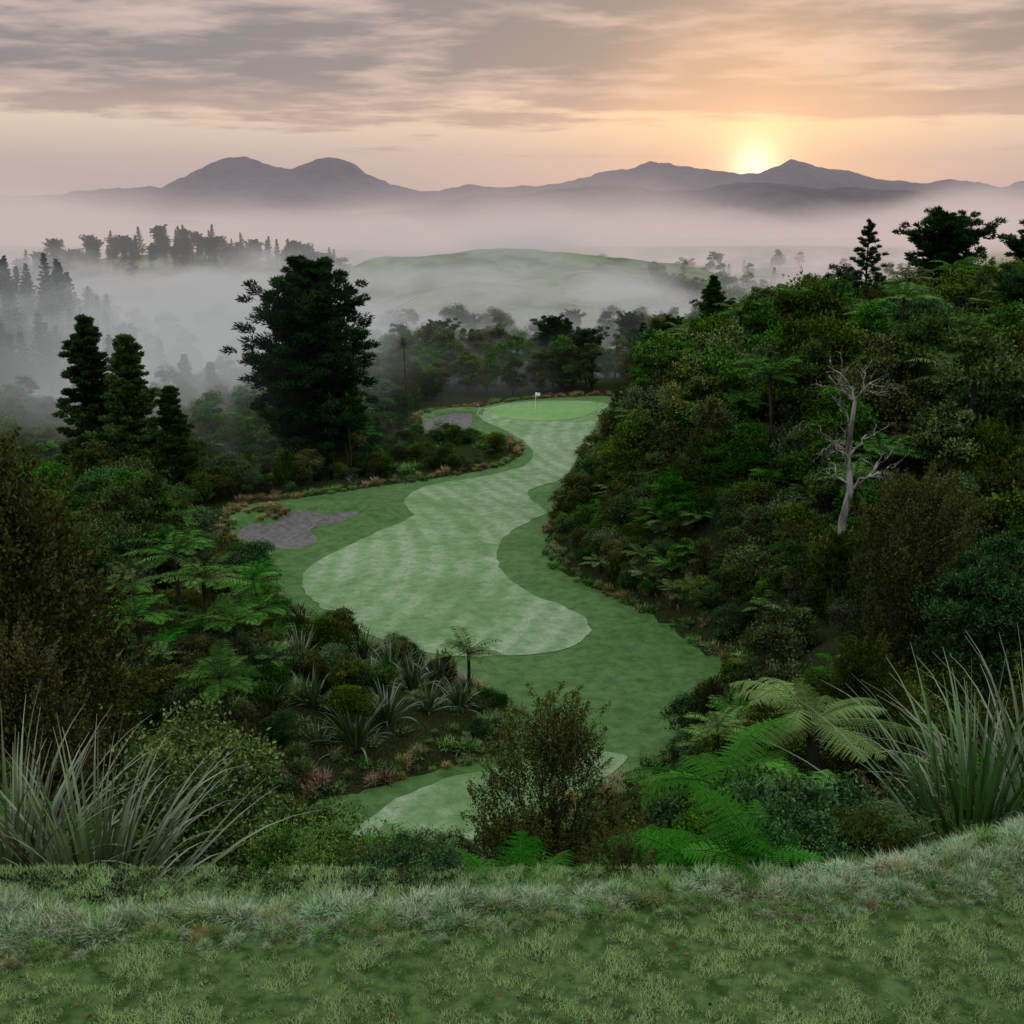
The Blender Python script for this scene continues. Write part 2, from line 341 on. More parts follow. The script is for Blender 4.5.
# ------------------------------------------------------------------ ground
ys=np.concatenate([np.arange(-6,5,1.),np.arange(5,14,.2),np.arange(14,46,.7),np.arange(46,190,1.0),190*1.03**np.arange(0,150)])
ys=ys[ys<14000]
xp=np.concatenate([np.arange(0,8,.4),np.arange(8,60,1.1),60*1.05**np.arange(0,108)]); xp=xp[xp<9500]
xs=np.concatenate([-xp[::-1],xp[1:]])
X,Y=np.meshgrid(xs,ys); Z=H(X,Y)
inside=sdf(X,Y,SR).reshape(X.shape); Z=Z-.5*sstep(-.5,-2.5,inside)
for P in(SB1,SB2): Z=Z-.7*sstep(.3,-1.,sdf(X,Y,P).reshape(X.shape))
mb=MB(); mb.grid(np.stack([X,Y,Z],-1),0,0.)
m,nt=newmat('ground_mat')
g=N(nt,'ShaderNodeNewGeometry')
n2=N(nt,'ShaderNodeTexNoise',i_Scale=9.,i_Detail=4.); nt.links.new(g.outputs[0],n2.inputs[0])
sp=N(nt,'ShaderNodeSeparateXYZ'); nt.links.new(g.outputs[0],sp.inputs[0])
c=mixrgb(nt,smap(nt,n2.outputs[0],.35,.7),(.010,.014,.005),(.03,.040,.014))
n3=N(nt,'ShaderNodeTexNoise',i_Scale=.035,i_Detail=6.,i_Roughness=.7); nt.links.new(g.outputs[0],n3.inputs[0])
pas=mixrgb(nt,smap(nt,n3.outputs[0],.42,.58),(.022,.058,.012),(.095,.15,.042))
c=mixrgb(nt,smap(nt,sp.outputs[1],210,300),c,pas)
tee=mixrgb(nt,smap(nt,n2.outputs[0],.3,.7),(.02,.045,.012),(.07,.115,.035))
c=mixrgb(nt,smap(nt,sp.outputs[2],21.6,22.2),c,tee)
p=N(nt,'ShaderNodeBsdfDiffuse'); nt.links.new(c,p.inputs[0])
o=N(nt,'ShaderNodeOutputMaterial'); nt.links.new(p.outputs[0],o.inputs[0])
link(bpy.data.objects.new('ground',mb.build('ground',[m])))

def sheet(name,poly,off,step,mat,n=6,wob=0.,cut=False):
    P=smooth_poly(poly,n); 
    if wob:
        P=P+np.stack([vnoise(P[:,0],P[:,1],1.1,4)-.5,vnoise(P[:,0],P[:,1],1.1,9)-.5],1)*wob
    mn=P.min(0); mx=P.max(0)
    gx,gy=np.meshgrid(np.arange(mn[0],mx[0],step),np.arange(mn[1],mx[1],step)); gx=gx.ravel(); gy=gy.ravel()
    d=sdf(gx,gy,P); k=d<-step*.4; pts=[tuple(p) for p in P]+list(zip(gx[k]+R.uniform(-.1,.1,k.sum())*step,gy[k]))
    edges=[(i,(i+1)%len(P)) for i in range(len(P))]
    if cut:
        for Q in(SB1,SB2):
            o=len(pts); pts+=[tuple(q) for q in Q]; edges+=[(o+i,o+(i+1)%len(Q)) for i in range(len(Q))]
            c=Q.mean(0); Q2=Q+nrm(c-Q)*.25; o=len(pts); pts+=[tuple(q) for q in Q2]
    r=delaunay_2d_cdt([Vector(p) for p in pts],edges,[],1,1e-5)
    vv=np.array([(v.x,v.y) for v in r[0]]); z=H(vv[:,0],vv[:,1])+off
    if cut:
        for Q in(SB1,SB2): z-=.6*(sdf(vv[:,0],vv[:,1],Q)<-.05)
    me=bpy.data.meshes.new(name); me.from_pydata([(a[0],a[1],b) for a,b in zip(vv,z)],[],[list(f) for f in r[2]])
    for pl in me.polygons: pl.use_smooth=True
    me.materials.append(mat); 
    ob=link(bpy.data.objects.new(name,me)); 
    if me.polygons and me.polygons[0].normal.z<0: me.flip_normals()
    return ob
def turf(name,a,b,frostc,stripes=0.,fs=.5):
    m,nt=newmat(name); g=N(nt,'ShaderNodeNewGeometry')
    big=N(nt,'ShaderNodeTexNoise',i_Scale=.11,i_Detail=8.,i_Roughness=.66,i_Distortion=.5); nt.links.new(g.outputs[0],big.inputs[0])
    mid=N(nt,'ShaderNodeTexNoise',i_Scale=1.1,i_Detail=6.,i_Roughness=.72); nt.links.new(g.outputs[0],mid.inputs[0])
    fi=N(nt,'ShaderNodeTexNoise',i_Scale=7.,i_Detail=4.,i_Roughness=.8); nt.links.new(g.outputs[0],fi.inputs[0])
    c=mixrgb(nt,smap(nt,mid.outputs[0],.3,.7),a,b)
    f=mth(nt,'MULTIPLY',smap(nt,big.outputs[0],.34,.62,.25,1),smap(nt,fi.outputs[0],.3,.7,.3,1))
    f=mth(nt,'MULTIPLY',f,smap(nt,mid.outputs[0],.3,.65,.5,1.1))
    if stripes:
        sp=N(nt,'ShaderNodeSeparateXYZ'); nt.links.new(g.outputs[0],sp.inputs[0])
        wx=mth(nt,'MULTIPLY_ADD',mth(nt,'SINE',mth(nt,'MULTIPLY',sp.outputs[1],.055)),9.,sp.outputs[0])
        wx=mth(nt,'MULTIPLY_ADD',mid.outputs[0],.6,wx)
        wx=mth(nt,'MULTIPLY_ADD',big.outputs[0],2.,wx)
        w=mth(nt,'SINE',mth(nt,'MULTIPLY',wx,2.6))
        w=smap(nt,w,-.8,.8,1-stripes,1+stripes*.4); f=mth(nt,'MULTIPLY',f,w)
    f=mth(nt,'MULTIPLY',f,fs,clamp=True)
    c=mixrgb(nt,f,c,frostc)
    p=N(nt,'ShaderNodeBsdfPrincipled',i_Roughness=.8); p.inputs['Specular IOR Level'].default_value=.2; nt.links.new(c,p.inputs[0])
    bp=N(nt,'ShaderNodeBump',i_Strength=.6,i_Distance=.12); nt.links.new(mid.outputs[0],bp.inputs['Height']); nt.links.new(bp.outputs[0],p.inputs['Normal'])
    o=N(nt,'ShaderNodeOutputMaterial'); nt.links.new(p.outputs[0],o.inputs[0]); return m
M_RO=turf('rough_turf',(.015,.058,.006),(.048,.125,.019),(.14,.22,.09),0,.42)
M_FA=turf('fairway_turf',(.050,.122,.028),(.095,.185,.053),(.29,.365,.235),.3,.88)
M_GR=turf('green_turf',(.085,.20,.04),(.12,.25,.065),(.25,.36,.18),.06,.4)
sheet('rough_grass',ROUGH,.05,1.2,M_RO,n=6,wob=.5,cut=True)
sheet('fairway',FAIR,.09,1.2,M_FA,wob=.5)
sheet('fairway',FAIR2,.09,1.0,M_FA,wob=.4)
sheet('putting_green',GREEN,.13,1.2,M_GR)
m,nt=newmat('sand'); g=N(nt,'ShaderNodeNewGeometry'); n1=N(nt,'ShaderNodeTexNoise',i_Scale=2.,i_Detail=8.); nt.links.new(g.outputs[0],n1.inputs[0])
c=mixrgb(nt,smap(nt,n1.outputs[0],.3,.7),(.062,.062,.057),(.118,.116,.107)); p=N(nt,'ShaderNodeBsdfPrincipled',i_Roughness=.95); nt.links.new(c,p.inputs[0])
bp=N(nt,'ShaderNodeBump',i_Strength=.4,i_Distance=.1); nt.links.new(n1.outputs[0],bp.inputs['Height']); nt.links.new(bp.outputs[0],p.inputs['Normal'])
o=N(nt,'ShaderNodeOutputMaterial'); nt.links.new(p.outputs[0],o.inputs[0]); M_SAND=m
sheet('sand_bunker',B1,.04,.6,M_SAND,n=4); sheet('sand_bunker',B2,.04,.6,M_SAND,n=4)

# ------------------------------------------------------------------ mountains
def ridge(name,prof,yc,dep,seed,mat,amp):
    px,pz=zip(*prof); xx=np.linspace(px[0],px[-1],1300); tt=np.linspace(-1,1,91)
    X,T=np.meshgrid(xx,tt); top=np.interp(X,px,pz)
    def fb(x,y,s): return sum(vnoise(x,y,s/2**k,seed+k)*.5**k for k in range(5))
    Yv=yc+T*dep; fall=np.abs(T)**.9
    rg=1-np.abs(fb(X,Yv*.6,420)-1)*1.6
    Zv=-40+(top+40+(fb(X,X*0+3,150)-1)*amp*1.2)*(1-fall)+ (rg-.6)*amp*4.5*np.sin(np.pi*np.clip(fall*1.2,0,1))
    mb=MB(); mb.grid(np.stack([X,Yv,Zv],-1),0,0.); link(bpy.data.objects.new(name,mb.build(name,[mat])))
m,nt=newmat('mountain_bush'); g=N(nt,'ShaderNodeNewGeometry'); n1=N(nt,'ShaderNodeTexNoise',i_Scale=.01,i_Detail=6.); nt.links.new(g.outputs[0],n1.inputs[0])
c=mixrgb(nt,smap(nt,n1.outputs[0],.4,.6),(.010,.014,.018),(.03,.035,.038)); p=N(nt,'ShaderNodeBsdfDiffuse'); nt.links.new(c,p.inputs[0])
o=N(nt,'ShaderNodeOutputMaterial'); nt.links.new(p.outputs[0],o.inputs[0]); M_MT=m
MAIN=[(-7000,180),(-5000,220),(-3164,236),(-2793,242),(-2423,277),(-2175,283),(-1959,385),(-1850,430),(-1743,456),(-1640,458),(-1557,444),(-1372,397),(-1230,430),(-1125,450),(-1050,440),(-970,414),(-860,350),(-754,295),(-569,253),(-445,265),(-260,307),(-74,289),(173,289),(420,343),(667,385),(760,405),(853,438),(930,425),(1000,405),(1100,397),(1285,385),(1533,373),(1640,410),(1718,444),(1790,432),(1873,414),(2089,373),(2274,325),(2521,307),(2769,325),(3016,289),(3164,313),(5000,240),(7000,180)]
FORE=[(-4000,60),(-2038,85),(-1240,58),(-800,70),(-525,96),(-326,123),(-127,161),(111,172),(350,195),(669,180),(907,203),(1146,195),(1465,180),(1783,169),(2180,180),(4000,120)]
ridge('mountain_range',MAIN,7000,1800,11,M_MT,22)
ridge('foothill_ridge',FORE,4500,900,31,M_MT,14)

# ------------------------------------------------------------------ prototypes
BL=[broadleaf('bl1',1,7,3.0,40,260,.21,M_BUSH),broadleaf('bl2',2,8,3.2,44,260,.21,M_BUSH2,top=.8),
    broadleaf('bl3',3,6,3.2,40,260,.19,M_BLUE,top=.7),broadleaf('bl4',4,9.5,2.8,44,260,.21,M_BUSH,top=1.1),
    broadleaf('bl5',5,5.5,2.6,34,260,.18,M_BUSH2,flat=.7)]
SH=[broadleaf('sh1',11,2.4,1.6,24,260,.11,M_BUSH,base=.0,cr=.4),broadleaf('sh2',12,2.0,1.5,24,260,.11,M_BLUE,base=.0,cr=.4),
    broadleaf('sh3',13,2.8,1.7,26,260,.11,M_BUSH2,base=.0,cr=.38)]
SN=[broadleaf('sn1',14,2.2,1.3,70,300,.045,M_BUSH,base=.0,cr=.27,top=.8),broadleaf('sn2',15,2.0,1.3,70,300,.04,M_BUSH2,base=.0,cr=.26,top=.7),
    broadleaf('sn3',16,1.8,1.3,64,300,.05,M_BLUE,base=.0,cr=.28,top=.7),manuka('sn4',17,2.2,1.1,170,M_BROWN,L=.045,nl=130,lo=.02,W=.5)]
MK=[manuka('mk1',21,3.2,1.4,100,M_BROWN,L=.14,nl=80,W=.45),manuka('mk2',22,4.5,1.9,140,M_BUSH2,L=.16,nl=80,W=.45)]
TF=[treefern('tf1',31,3.5,20,2.4),treefern('tf2',32,1.2,18,2.1),treefern('tf3',33,5.0,20,2.5),treefern('tf4',38,8.0,18,2.5,sink=3)]
TFN=[treefern('tfn1',34,.6,17,1.6,1,34),treefern('tfn2',35,.12,13,.95,1,30)]
FN=[treefern('fn1',36,0,14,.75,1,22),treefern('fn2',37,0,13,.6,1,22,M_DEAD)]
FX=[flax('fx1',41,75,2.2,.05),flax('fx2',42,60,1.9,.05)]
FXN=flax('fxn',43,210,2.0,.020,spread=.55)
CB=flax('cabbage',44,110,1.5,.06,leaf=M_BUSH2,spread=1.0,trunk=8.2)
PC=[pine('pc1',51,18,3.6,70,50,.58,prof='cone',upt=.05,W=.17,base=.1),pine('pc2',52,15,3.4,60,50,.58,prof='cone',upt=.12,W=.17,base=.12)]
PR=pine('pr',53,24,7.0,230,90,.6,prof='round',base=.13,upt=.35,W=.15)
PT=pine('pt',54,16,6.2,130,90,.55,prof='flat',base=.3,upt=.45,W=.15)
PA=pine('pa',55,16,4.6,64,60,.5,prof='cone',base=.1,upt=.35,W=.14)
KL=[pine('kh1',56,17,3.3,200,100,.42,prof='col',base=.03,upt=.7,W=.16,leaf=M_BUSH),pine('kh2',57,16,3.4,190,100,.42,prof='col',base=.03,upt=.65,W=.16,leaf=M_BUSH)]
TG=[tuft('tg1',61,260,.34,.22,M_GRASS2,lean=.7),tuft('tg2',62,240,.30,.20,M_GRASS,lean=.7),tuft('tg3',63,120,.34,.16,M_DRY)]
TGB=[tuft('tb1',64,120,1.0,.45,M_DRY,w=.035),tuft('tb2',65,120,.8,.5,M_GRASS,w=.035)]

# outlook kept open over the near slope
SU=[-.6,-.47,-.35,-.24,-.195,-.04,-.02,.08,.10,.13,.175,.21,.27,.34,.39,.47,.6]
SE=[.12,.20,.38,.47,.60,.61,.59,.59,.59,.55,.50,.465,.44,.40,.33,.28,.2]
def ztop(x,y): return CAMZ-y*np.interp(x/y,SU,SE)
def vis(x,y,m=4): return abs(x)<y*.52+m
KEY=[(-3.45,7.5,1.3),(-4.4,7.9,1.2),(4.2,8.9,1.3),(5.2,9.5,1.2),(4.2,8.0,.9),(-3.9,7.8,.9),(-3.5,10.6,.8),(.45,12,.7)]
FLX=[(-7,58,1.3),(-5.6,57,1.1),(-8,50.5,1.4),(-4.4,59,1.1),(-6.6,52.5,1.1),(-4.6,54.5,1.0),(-9,61,1.1),(-3,56.5,1.0),(-10.5,52.5,1.1),(-13.2,64,1.0),(-12,57.5,1.1)]
def clear(x,y,k=1.): return all((x-a)**2+(y-b)**2>(r*k)**2 for a,b,r in KEY)
def snag(x,y): return abs(x/y-.315)<.045 and 32<y<59
def scatter(name,n,xr,yr,fn,seed,pname=None,lim=None,md=.9):
    rs=np.random.RandomState(seed); e=empty(name)
    x=rs.uniform(*xr,n); y=rs.uniform(*yr,n); d=sdf(x,y,SR); z=H(x,y)
    c=0; cell={}
    for i in range(n):
        if not vis(x[i],y[i],20): continue
        key=(int(x[i]/md),int(y[i]/md))
        if key in cell: continue
        r=fn(x[i],y[i],d[i],rs)
        if r is None: continue
        cell[key]=1
        me,sc,nm=r; sc=sc*rs.uniform(.85,1.15)
        if lim or y[i]<48:
            av=(ztop(x[i],y[i])-z[i])/HT[me.name]
            if av<.2: continue
            if av<sc:
                if av<sc*.45: continue
                sc=av
        inst(me,x[i],y[i],(sc,sc,sc*rs.uniform(.9,1.12)),name=nm,parent=e,z=z[i]-.15); c+=1
    return c
def f_right(x,y,d,rs):
    xr=np.interp(y,YR,XR)
    if x<xr+.3 or d<.8 or not vis(x,y): return None
    q=rs.rand()
    if snag(x,y): return (SH[rs.randint(3)],.8,'shrub')   # snag stands clear of the scrub
    if d<3.0: 
        if q<.6: return SH[rs.randint(3)],.85,'shrub'
        if q<.75: return MK[0],.7,'shrub'
        return TGB[rs.randint(2)],1.2,'grass_tuft'
    if d<7:
        if q<.35: return SH[rs.randint(3)],1.6,'shrub'
        if q<.6: return TF[1],1.0,'tree_fern'
        return BL[rs.randint(5)],.62,'tree'
    if q<.14: return TF[rs.choice([0,2])],1.15,'tree_fern'
    if q<.21: return TF[3],rs.uniform(.75,1.05),'tree_fern'
    if q<.29: return MK[1],1.4,'tree'
    if q<.42: return SH[rs.randint(3)],1.8,'shrub'
    return BL[rs.randint(5)],rs.uniform(.6,1.25)*(1.05 if y<130 else .95),'tree'
c1=scatter('native_bush',3400,(3,115),(42,205),f_right,101,md=1.6)
def f_redge(x,y,d,rs):
    if x<np.interp(y,YR,XR)+.3 or d<.8 or d>13 or snag(x,y): return None
    q=rs.rand()
    if q<.6: return SH[rs.randint(3)],rs.uniform(.7,1.3),'shrub'
    if q<.88: return TF[1],.85,'tree_fern'
    return MK[0],.8,'shrub'
c1+=scatter('bush_understorey',1200,(4,30),(52,128),f_redge,121)
def f_left(x,y,d,rs):
    xl=np.interp(y,YL,XL)
    if x>xl-.3 or d<.8 or not vis(x,y): return None
    q=rs.rand()
    if y<72 and any((x-a)**2+(y-b+.8)**2<2.2*s for a,b,s in FLX): return (TGB[1],.6,'grass_tuft')
    if d<2.5: return ([TGB[0],TGB[1],SH[0],SH[1],FX[1]][rs.randint(5)],.7,'shrub')
    if 110<y<150 and x>-17:
        return (SH[rs.randint(3)],rs.uniform(.7,1.2),'shrub') if q<.8 else (TGB[1],1.4,'grass_tuft')
    if y<72 and x>-26:
        if q<.45: return SH[rs.randint(3)],.85,'shrub'
        if q<.6: return TF[1],.75,'tree_fern'
        if q<.70: return FX[rs.randint(2)],.9,'flax'
        if q<.85: return MK[0],.6,'shrub'
        if q<.9: return TF[0],.8,'tree_fern'
        return TGB[1],1.5,'grass_tuft'
    if d<8: return ([SH[2],TF[1],BL[4],BL[2],MK[1]][rs.randint(5)],.75,'shrub')
    if q<.17: return TF[0],1.05,'tree_fern'
    if q<.22: return TF[3],rs.uniform(.6,.8),'tree_fern'
    return BL[rs.randint(5)],rs.uniform(.55,1.05),'tree'
c2=scatter('native_bush',2800,(-95,2),(42,185),f_left,102,md=1.5)
c2+=scatter('bush_understorey',700,(-34,0),(40,80),f_left,122)
def f_back(x,y,d,rs):
    if d<6 or not vis(x,y,20): return None
    if 390<y<640 and (-115<x<130) and (y>470 or rs.rand()<.95): return None
    q=rs.rand()
    if q<.08: return KL[rs.randint(2)],.6,'tree'
    if q<.12: return PT,.6,'tree'
    return BL[rs.randint(5)],rs.uniform(.7,1.35)*(1 if y<260 else 1.3),'tree'
c3=scatter('woodland',420,(-60,120),(183,240),f_back,103,md=3)
c3+=scatter('woodland',480,(-190,190),(185,330),f_back,113,md=3)
c3+=scatter('woodland',300,(-420,420),(330,900),f_back,104,md=3)
rs=np.random.RandomState(5); e=empty('conifer_plantation')
for i in range(360):
    x=rs.uniform(-165,-72); y=rs.uniform(205,320)
    if x>-.36*y and rs.rand()>.10: continue
    if abs(x)>.56*y+8: continue
    inst(PC[rs.randint(2)],x,y,rs.uniform(.6,1.15)*(1 if x<-.40*y else .7),name='pine',parent=e)
e=empty('ridge_trees')
for i in range(240):
    x=rs.uniform(-290,-105); y=rs.uniform(640,720)
    inst([PC[0],PT,BL[3],BL[1]][rs.randint(4)],x,y,rs.uniform(.5,1.15)*(.9),name='tree',parent=e)
e=empty('shelterbelt_trees')
for i in range(60):
    x=rs.uniform(60,140); y=rs.uniform(430,520); inst(BL[rs.randint(5)],x,y,rs.uniform(.7,1.2),name='tree',parent=e)
inst(BL[1],88,440,2.2,name='round_tree'); inst(BL[0],80,440,1.8,name='round_tree')

def f_near(x,y,d,rs):
    if d<.6 or not vis(x,y,2): return None
    dd=y-TY(x)
    if dd<1.0 or not clear(x,y): return None
    q=rs.rand()
    if y<26:
        if q<.55: return SN[rs.randint(4)],rs.uniform(.7,1.2),'shrub'
        if q<.80: return TFN[0],.95,'tree_fern'
        return TFN[1],1.1,'fern'
    if q<.5: return SH[rs.randint(3)],1.0,'shrub'
    if q<.62: return MK[0],.8,'shrub'
    if q<.85: return TFN[0],1.3,'tree_fern'
    return BL[4],.6,'tree'
c4=scatter('slope_scrub',2000,(-26,26),(7.8,46),f_near,105,lim=True,md=.75)
print('counts',c1,c2,c3,c4)

# ------------------------------------------------------------------ key plants
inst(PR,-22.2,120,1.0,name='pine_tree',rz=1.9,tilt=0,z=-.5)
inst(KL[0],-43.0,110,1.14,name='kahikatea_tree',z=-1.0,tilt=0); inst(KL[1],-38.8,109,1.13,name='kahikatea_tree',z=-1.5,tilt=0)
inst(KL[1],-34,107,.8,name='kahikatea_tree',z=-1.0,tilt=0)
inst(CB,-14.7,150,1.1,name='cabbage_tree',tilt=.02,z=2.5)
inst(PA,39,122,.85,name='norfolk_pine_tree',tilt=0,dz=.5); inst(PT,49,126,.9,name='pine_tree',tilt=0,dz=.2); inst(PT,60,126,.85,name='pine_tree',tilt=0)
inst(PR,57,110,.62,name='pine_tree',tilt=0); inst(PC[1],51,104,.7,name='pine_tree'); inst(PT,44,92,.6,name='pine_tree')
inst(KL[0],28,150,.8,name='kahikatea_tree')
for x,y in((-19.5,117),(-18.3,118.5),(-17.8,117)):
    inst(CB,x,y,(.9,.9,1.0),name='slender_tree',z=.5)
MKN=manuka('mkn',23,6.6,2.0,620,M_BROWN,L=.085,nl=110,lo=.02,W=.55)
MKG=manuka('mkg',25,4.6,1.7,460,M_BUSH2,L=.075,nl=110,lo=.02,W=.5)
MKS=manuka('mks',24,2.5,.9,230,M_BUSH2,L=.04,nl=150,lo=.02,W=.5)
inst(MKN,-7.6,15.5,1.0,name='manuka_tree',z=17.0); inst(MKN,-10.0,18,.9,name='manuka_tree',z=16); inst(MKN,-6.9,13.6,.6,name='manuka_tree',z=17.6)
LB=broadleaf('lb',71,2.6,1.15,80,330,.05,M_BRIGHT,base=.0,cr=.24,flat=1.,top=.9)
LB2=broadleaf('lb2',72,4.2,1.9,90,380,.075,M_BLUE,base=.0,cr=.23)
inst(LB,-3.4,10.4,1.1,name='coprosma_shrub',z=19.4); inst(LB,-2.5,10.0,.75,name='coprosma_shrub',z=19.4)
inst(LB2,10.3,21.5,1.05,name='olearia_shrub',z=16.8)
inst(FXN,-3.3,7.5,.95,name='flax_bush',z=21.35,tilt=0); inst(FXN,-4.1,7.8,1.0,name='flax_bush',z=21.3,tilt=0)
inst(FXN,4.2,8.8,1.1,name='flax_bush',z=21.1,tilt=0); inst(FXN,5.0,9.2,1.1,name='flax_bush',z=21.1,tilt=0)
inst(MKS,.45,12,1.0,name='manuka_shrub',z=18.9)
inst(MKG,9.6,25,1.0,name='manuka_tree',z=16.6); inst(MKN,7.4,20.5,.55,name='manuka_tree',z=15.2)
inst(TFN[0],3.2,14.5,1.0,name='tree_fern',z=18.4); inst(TFN[0],4.9,16,1.0,name='tree_fern',z=18.7); inst(TFN[0],3.9,12.4,.9,name='tree_fern',z=18.9)
inst(LB,2.75,9.3,.42,name='small_shrub',z=20.3)
for x,y,s in FLX: inst(FX[random.randint(0,1)],x,y,s,name='flax_bush')
for x,y,s in((-17,57,1.2),(-20,62,1.3),(-23.5,72,1.2),(-15.5,61,1.0),(-26,78,1.2),(-18.5,51,1.1),(-13.8,48,1.0),(-30,84,1.3)): inst(TF[0],x,y,s,name='tree_fern',dz=.6)
def dead(seed):
    rs=np.random.RandomState(seed); mb=MB()
    def grow(p,d,l,r,lv):
        q=p+d*l; pts=limb(mb,p,q,r,r*.55,rs,0,6,.2,6)
        if lv==0: return
        for k in range(rs.randint(2,4)):
            t=rs.randint(2,6); nd=nrm(d+rs.normal(size=3)*.65+np.array([0,0,.1])); grow(pts[t],nd,l*rs.uniform(.45,.8),r*.5,lv-1)
    p=np.array([0,0,-3.]); pts=limb(mb,p,(0.3,0,12),.40,.11,rs,0,10,.05,8)
    for k in range(12):
        i=rs.randint(5,10); a=rs.uniform(0,6.28); grow(pts[i],nrm(np.array([math.cos(a),math.sin(a)*.6,rs.uniform(.4,1.3)])),rs.uniform(1.2,2.5),.08,3)
    return mb.build('dead_tree',[M_PALE])
inst(dead(3),18.2,58,.96,name='dead_tree',rz=0,tilt=0,z=6.6)
for x,y,z,s in((17.9,57.2,6.2,.9),(18.8,57.6,5.4,1.0)): inst(MK[1],x,y,s*1.1,name='vine_shrub',z=z)
e=empty('fern_bank'); rs=np.random.RandomState(9)
for i in range(560):
    x=rs.uniform(-5.5,5.5); y=rs.uniform(7.1,11)
    d=y-float(TY(x))
    if d<.6 or not clear(x,y,.6): continue
    q=rs.rand(); me=FN[0] if q<.25 else FN[1] if q<.42 else TFN[1] if q<.74 else SN[rs.randint(4)] if q<.93 else TG[2]
    sc=rs.uniform(.7,1.2) if me not in SN else rs.uniform(.3,.6)
    z=h1(x,y); av=(ztop(x,y)-z)/HT[me.name]
    if av<sc*.5: continue
    inst(me,x,y,min(sc,av),name='fern',parent=e,tilt=.2,z=z)
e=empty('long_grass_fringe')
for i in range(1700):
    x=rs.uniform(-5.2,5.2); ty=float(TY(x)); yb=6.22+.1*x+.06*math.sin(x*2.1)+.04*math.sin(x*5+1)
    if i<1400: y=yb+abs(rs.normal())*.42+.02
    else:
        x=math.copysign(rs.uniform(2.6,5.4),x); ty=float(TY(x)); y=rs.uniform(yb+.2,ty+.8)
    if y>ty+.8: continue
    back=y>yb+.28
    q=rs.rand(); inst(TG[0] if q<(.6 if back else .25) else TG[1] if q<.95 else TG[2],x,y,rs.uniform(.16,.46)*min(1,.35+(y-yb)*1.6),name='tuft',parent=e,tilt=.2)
# close-mown tee turf
rs2=np.random.RandomState(77); mb=MB(); nb=210000
bx=rs2.uniform(-4.4,4.4,nb); by=rs2.uniform(4.9,7.0,nb)
cl=sstep(.3,.72,vnoise(bx+9,by+5,.055,2)*.5+vnoise(bx+9,by+5,.16,8)*.5); pt=vnoise(bx+9,by,.7,12)
B=np.stack([bx,by,np.full(nb,22.495)],1)
l=.010+.034*cl*rs2.uniform(.5,1.2,nb); a=rs2.uniform(0,6.28,nb); le=rs2.uniform(.2,1.1,nb)
D=np.stack([np.cos(a)*np.sin(le),np.sin(a)*np.sin(le),np.cos(le)],1); S=np.stack([-np.sin(a),np.cos(a),0*a],1)*.0026
mb.quads(np.stack([B-S,B+S,B+D*l[:,None]+S*.2,B+D*l[:,None]-S*.2],1),0,np.clip(.65*cl+.35*rs2.rand(nb)+.45*(pt-.55),0,1))
n=130; P=np.stack([rs2.uniform(-4,4,n),rs2.uniform(5.1,6.6,n),rs2.uniform(22.515,22.53,n)],1); D=unit(n,rs2); D[:,2]*=.15; leaves(mb,P,nrm(D),.04,.022,1,rs2.rand(n),rs2)
link(bpy.data.objects.new('tee_turf',mb.build('tee_turf',[M_TURF,M_DEAD])))
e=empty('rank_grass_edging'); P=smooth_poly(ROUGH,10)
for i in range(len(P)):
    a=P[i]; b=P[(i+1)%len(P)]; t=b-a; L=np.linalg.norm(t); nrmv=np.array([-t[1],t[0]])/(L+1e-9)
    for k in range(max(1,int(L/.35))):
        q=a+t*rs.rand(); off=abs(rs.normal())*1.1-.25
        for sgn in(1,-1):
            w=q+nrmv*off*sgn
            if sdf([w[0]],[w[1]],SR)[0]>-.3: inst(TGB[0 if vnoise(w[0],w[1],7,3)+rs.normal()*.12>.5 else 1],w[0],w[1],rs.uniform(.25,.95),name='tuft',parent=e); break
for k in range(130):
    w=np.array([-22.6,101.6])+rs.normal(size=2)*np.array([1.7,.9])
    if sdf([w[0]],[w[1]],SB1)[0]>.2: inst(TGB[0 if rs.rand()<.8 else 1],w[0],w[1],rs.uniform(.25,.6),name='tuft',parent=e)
mb=MB(); mb.tube([(0,0,0),(0,0,1.2),(0,0,2.4)],[.03,.03,.03],0,8)
t=np.linspace(0,1,8); u=np.linspace(0,1,4); TT,UU=np.meshgrid(t,u); mb.grid(np.stack([.02+TT*.6,.06*np.sin(TT*7),2.35-.42*UU+0*TT-.05*TT],-1),0,0.)
m,nt=newmat('flag_white'); p=N(nt,'ShaderNodeBsdfPrincipled'); p.inputs[0].default_value=(.85,.83,.8,1); o=N(nt,'ShaderNodeOutputMaterial'); nt.links.new(p.outputs[0],o.inputs[0])
inst(mb.build('golf_flag',[m]),3.6,165,1.15,name='golf_flag',rz=0,tilt=0)

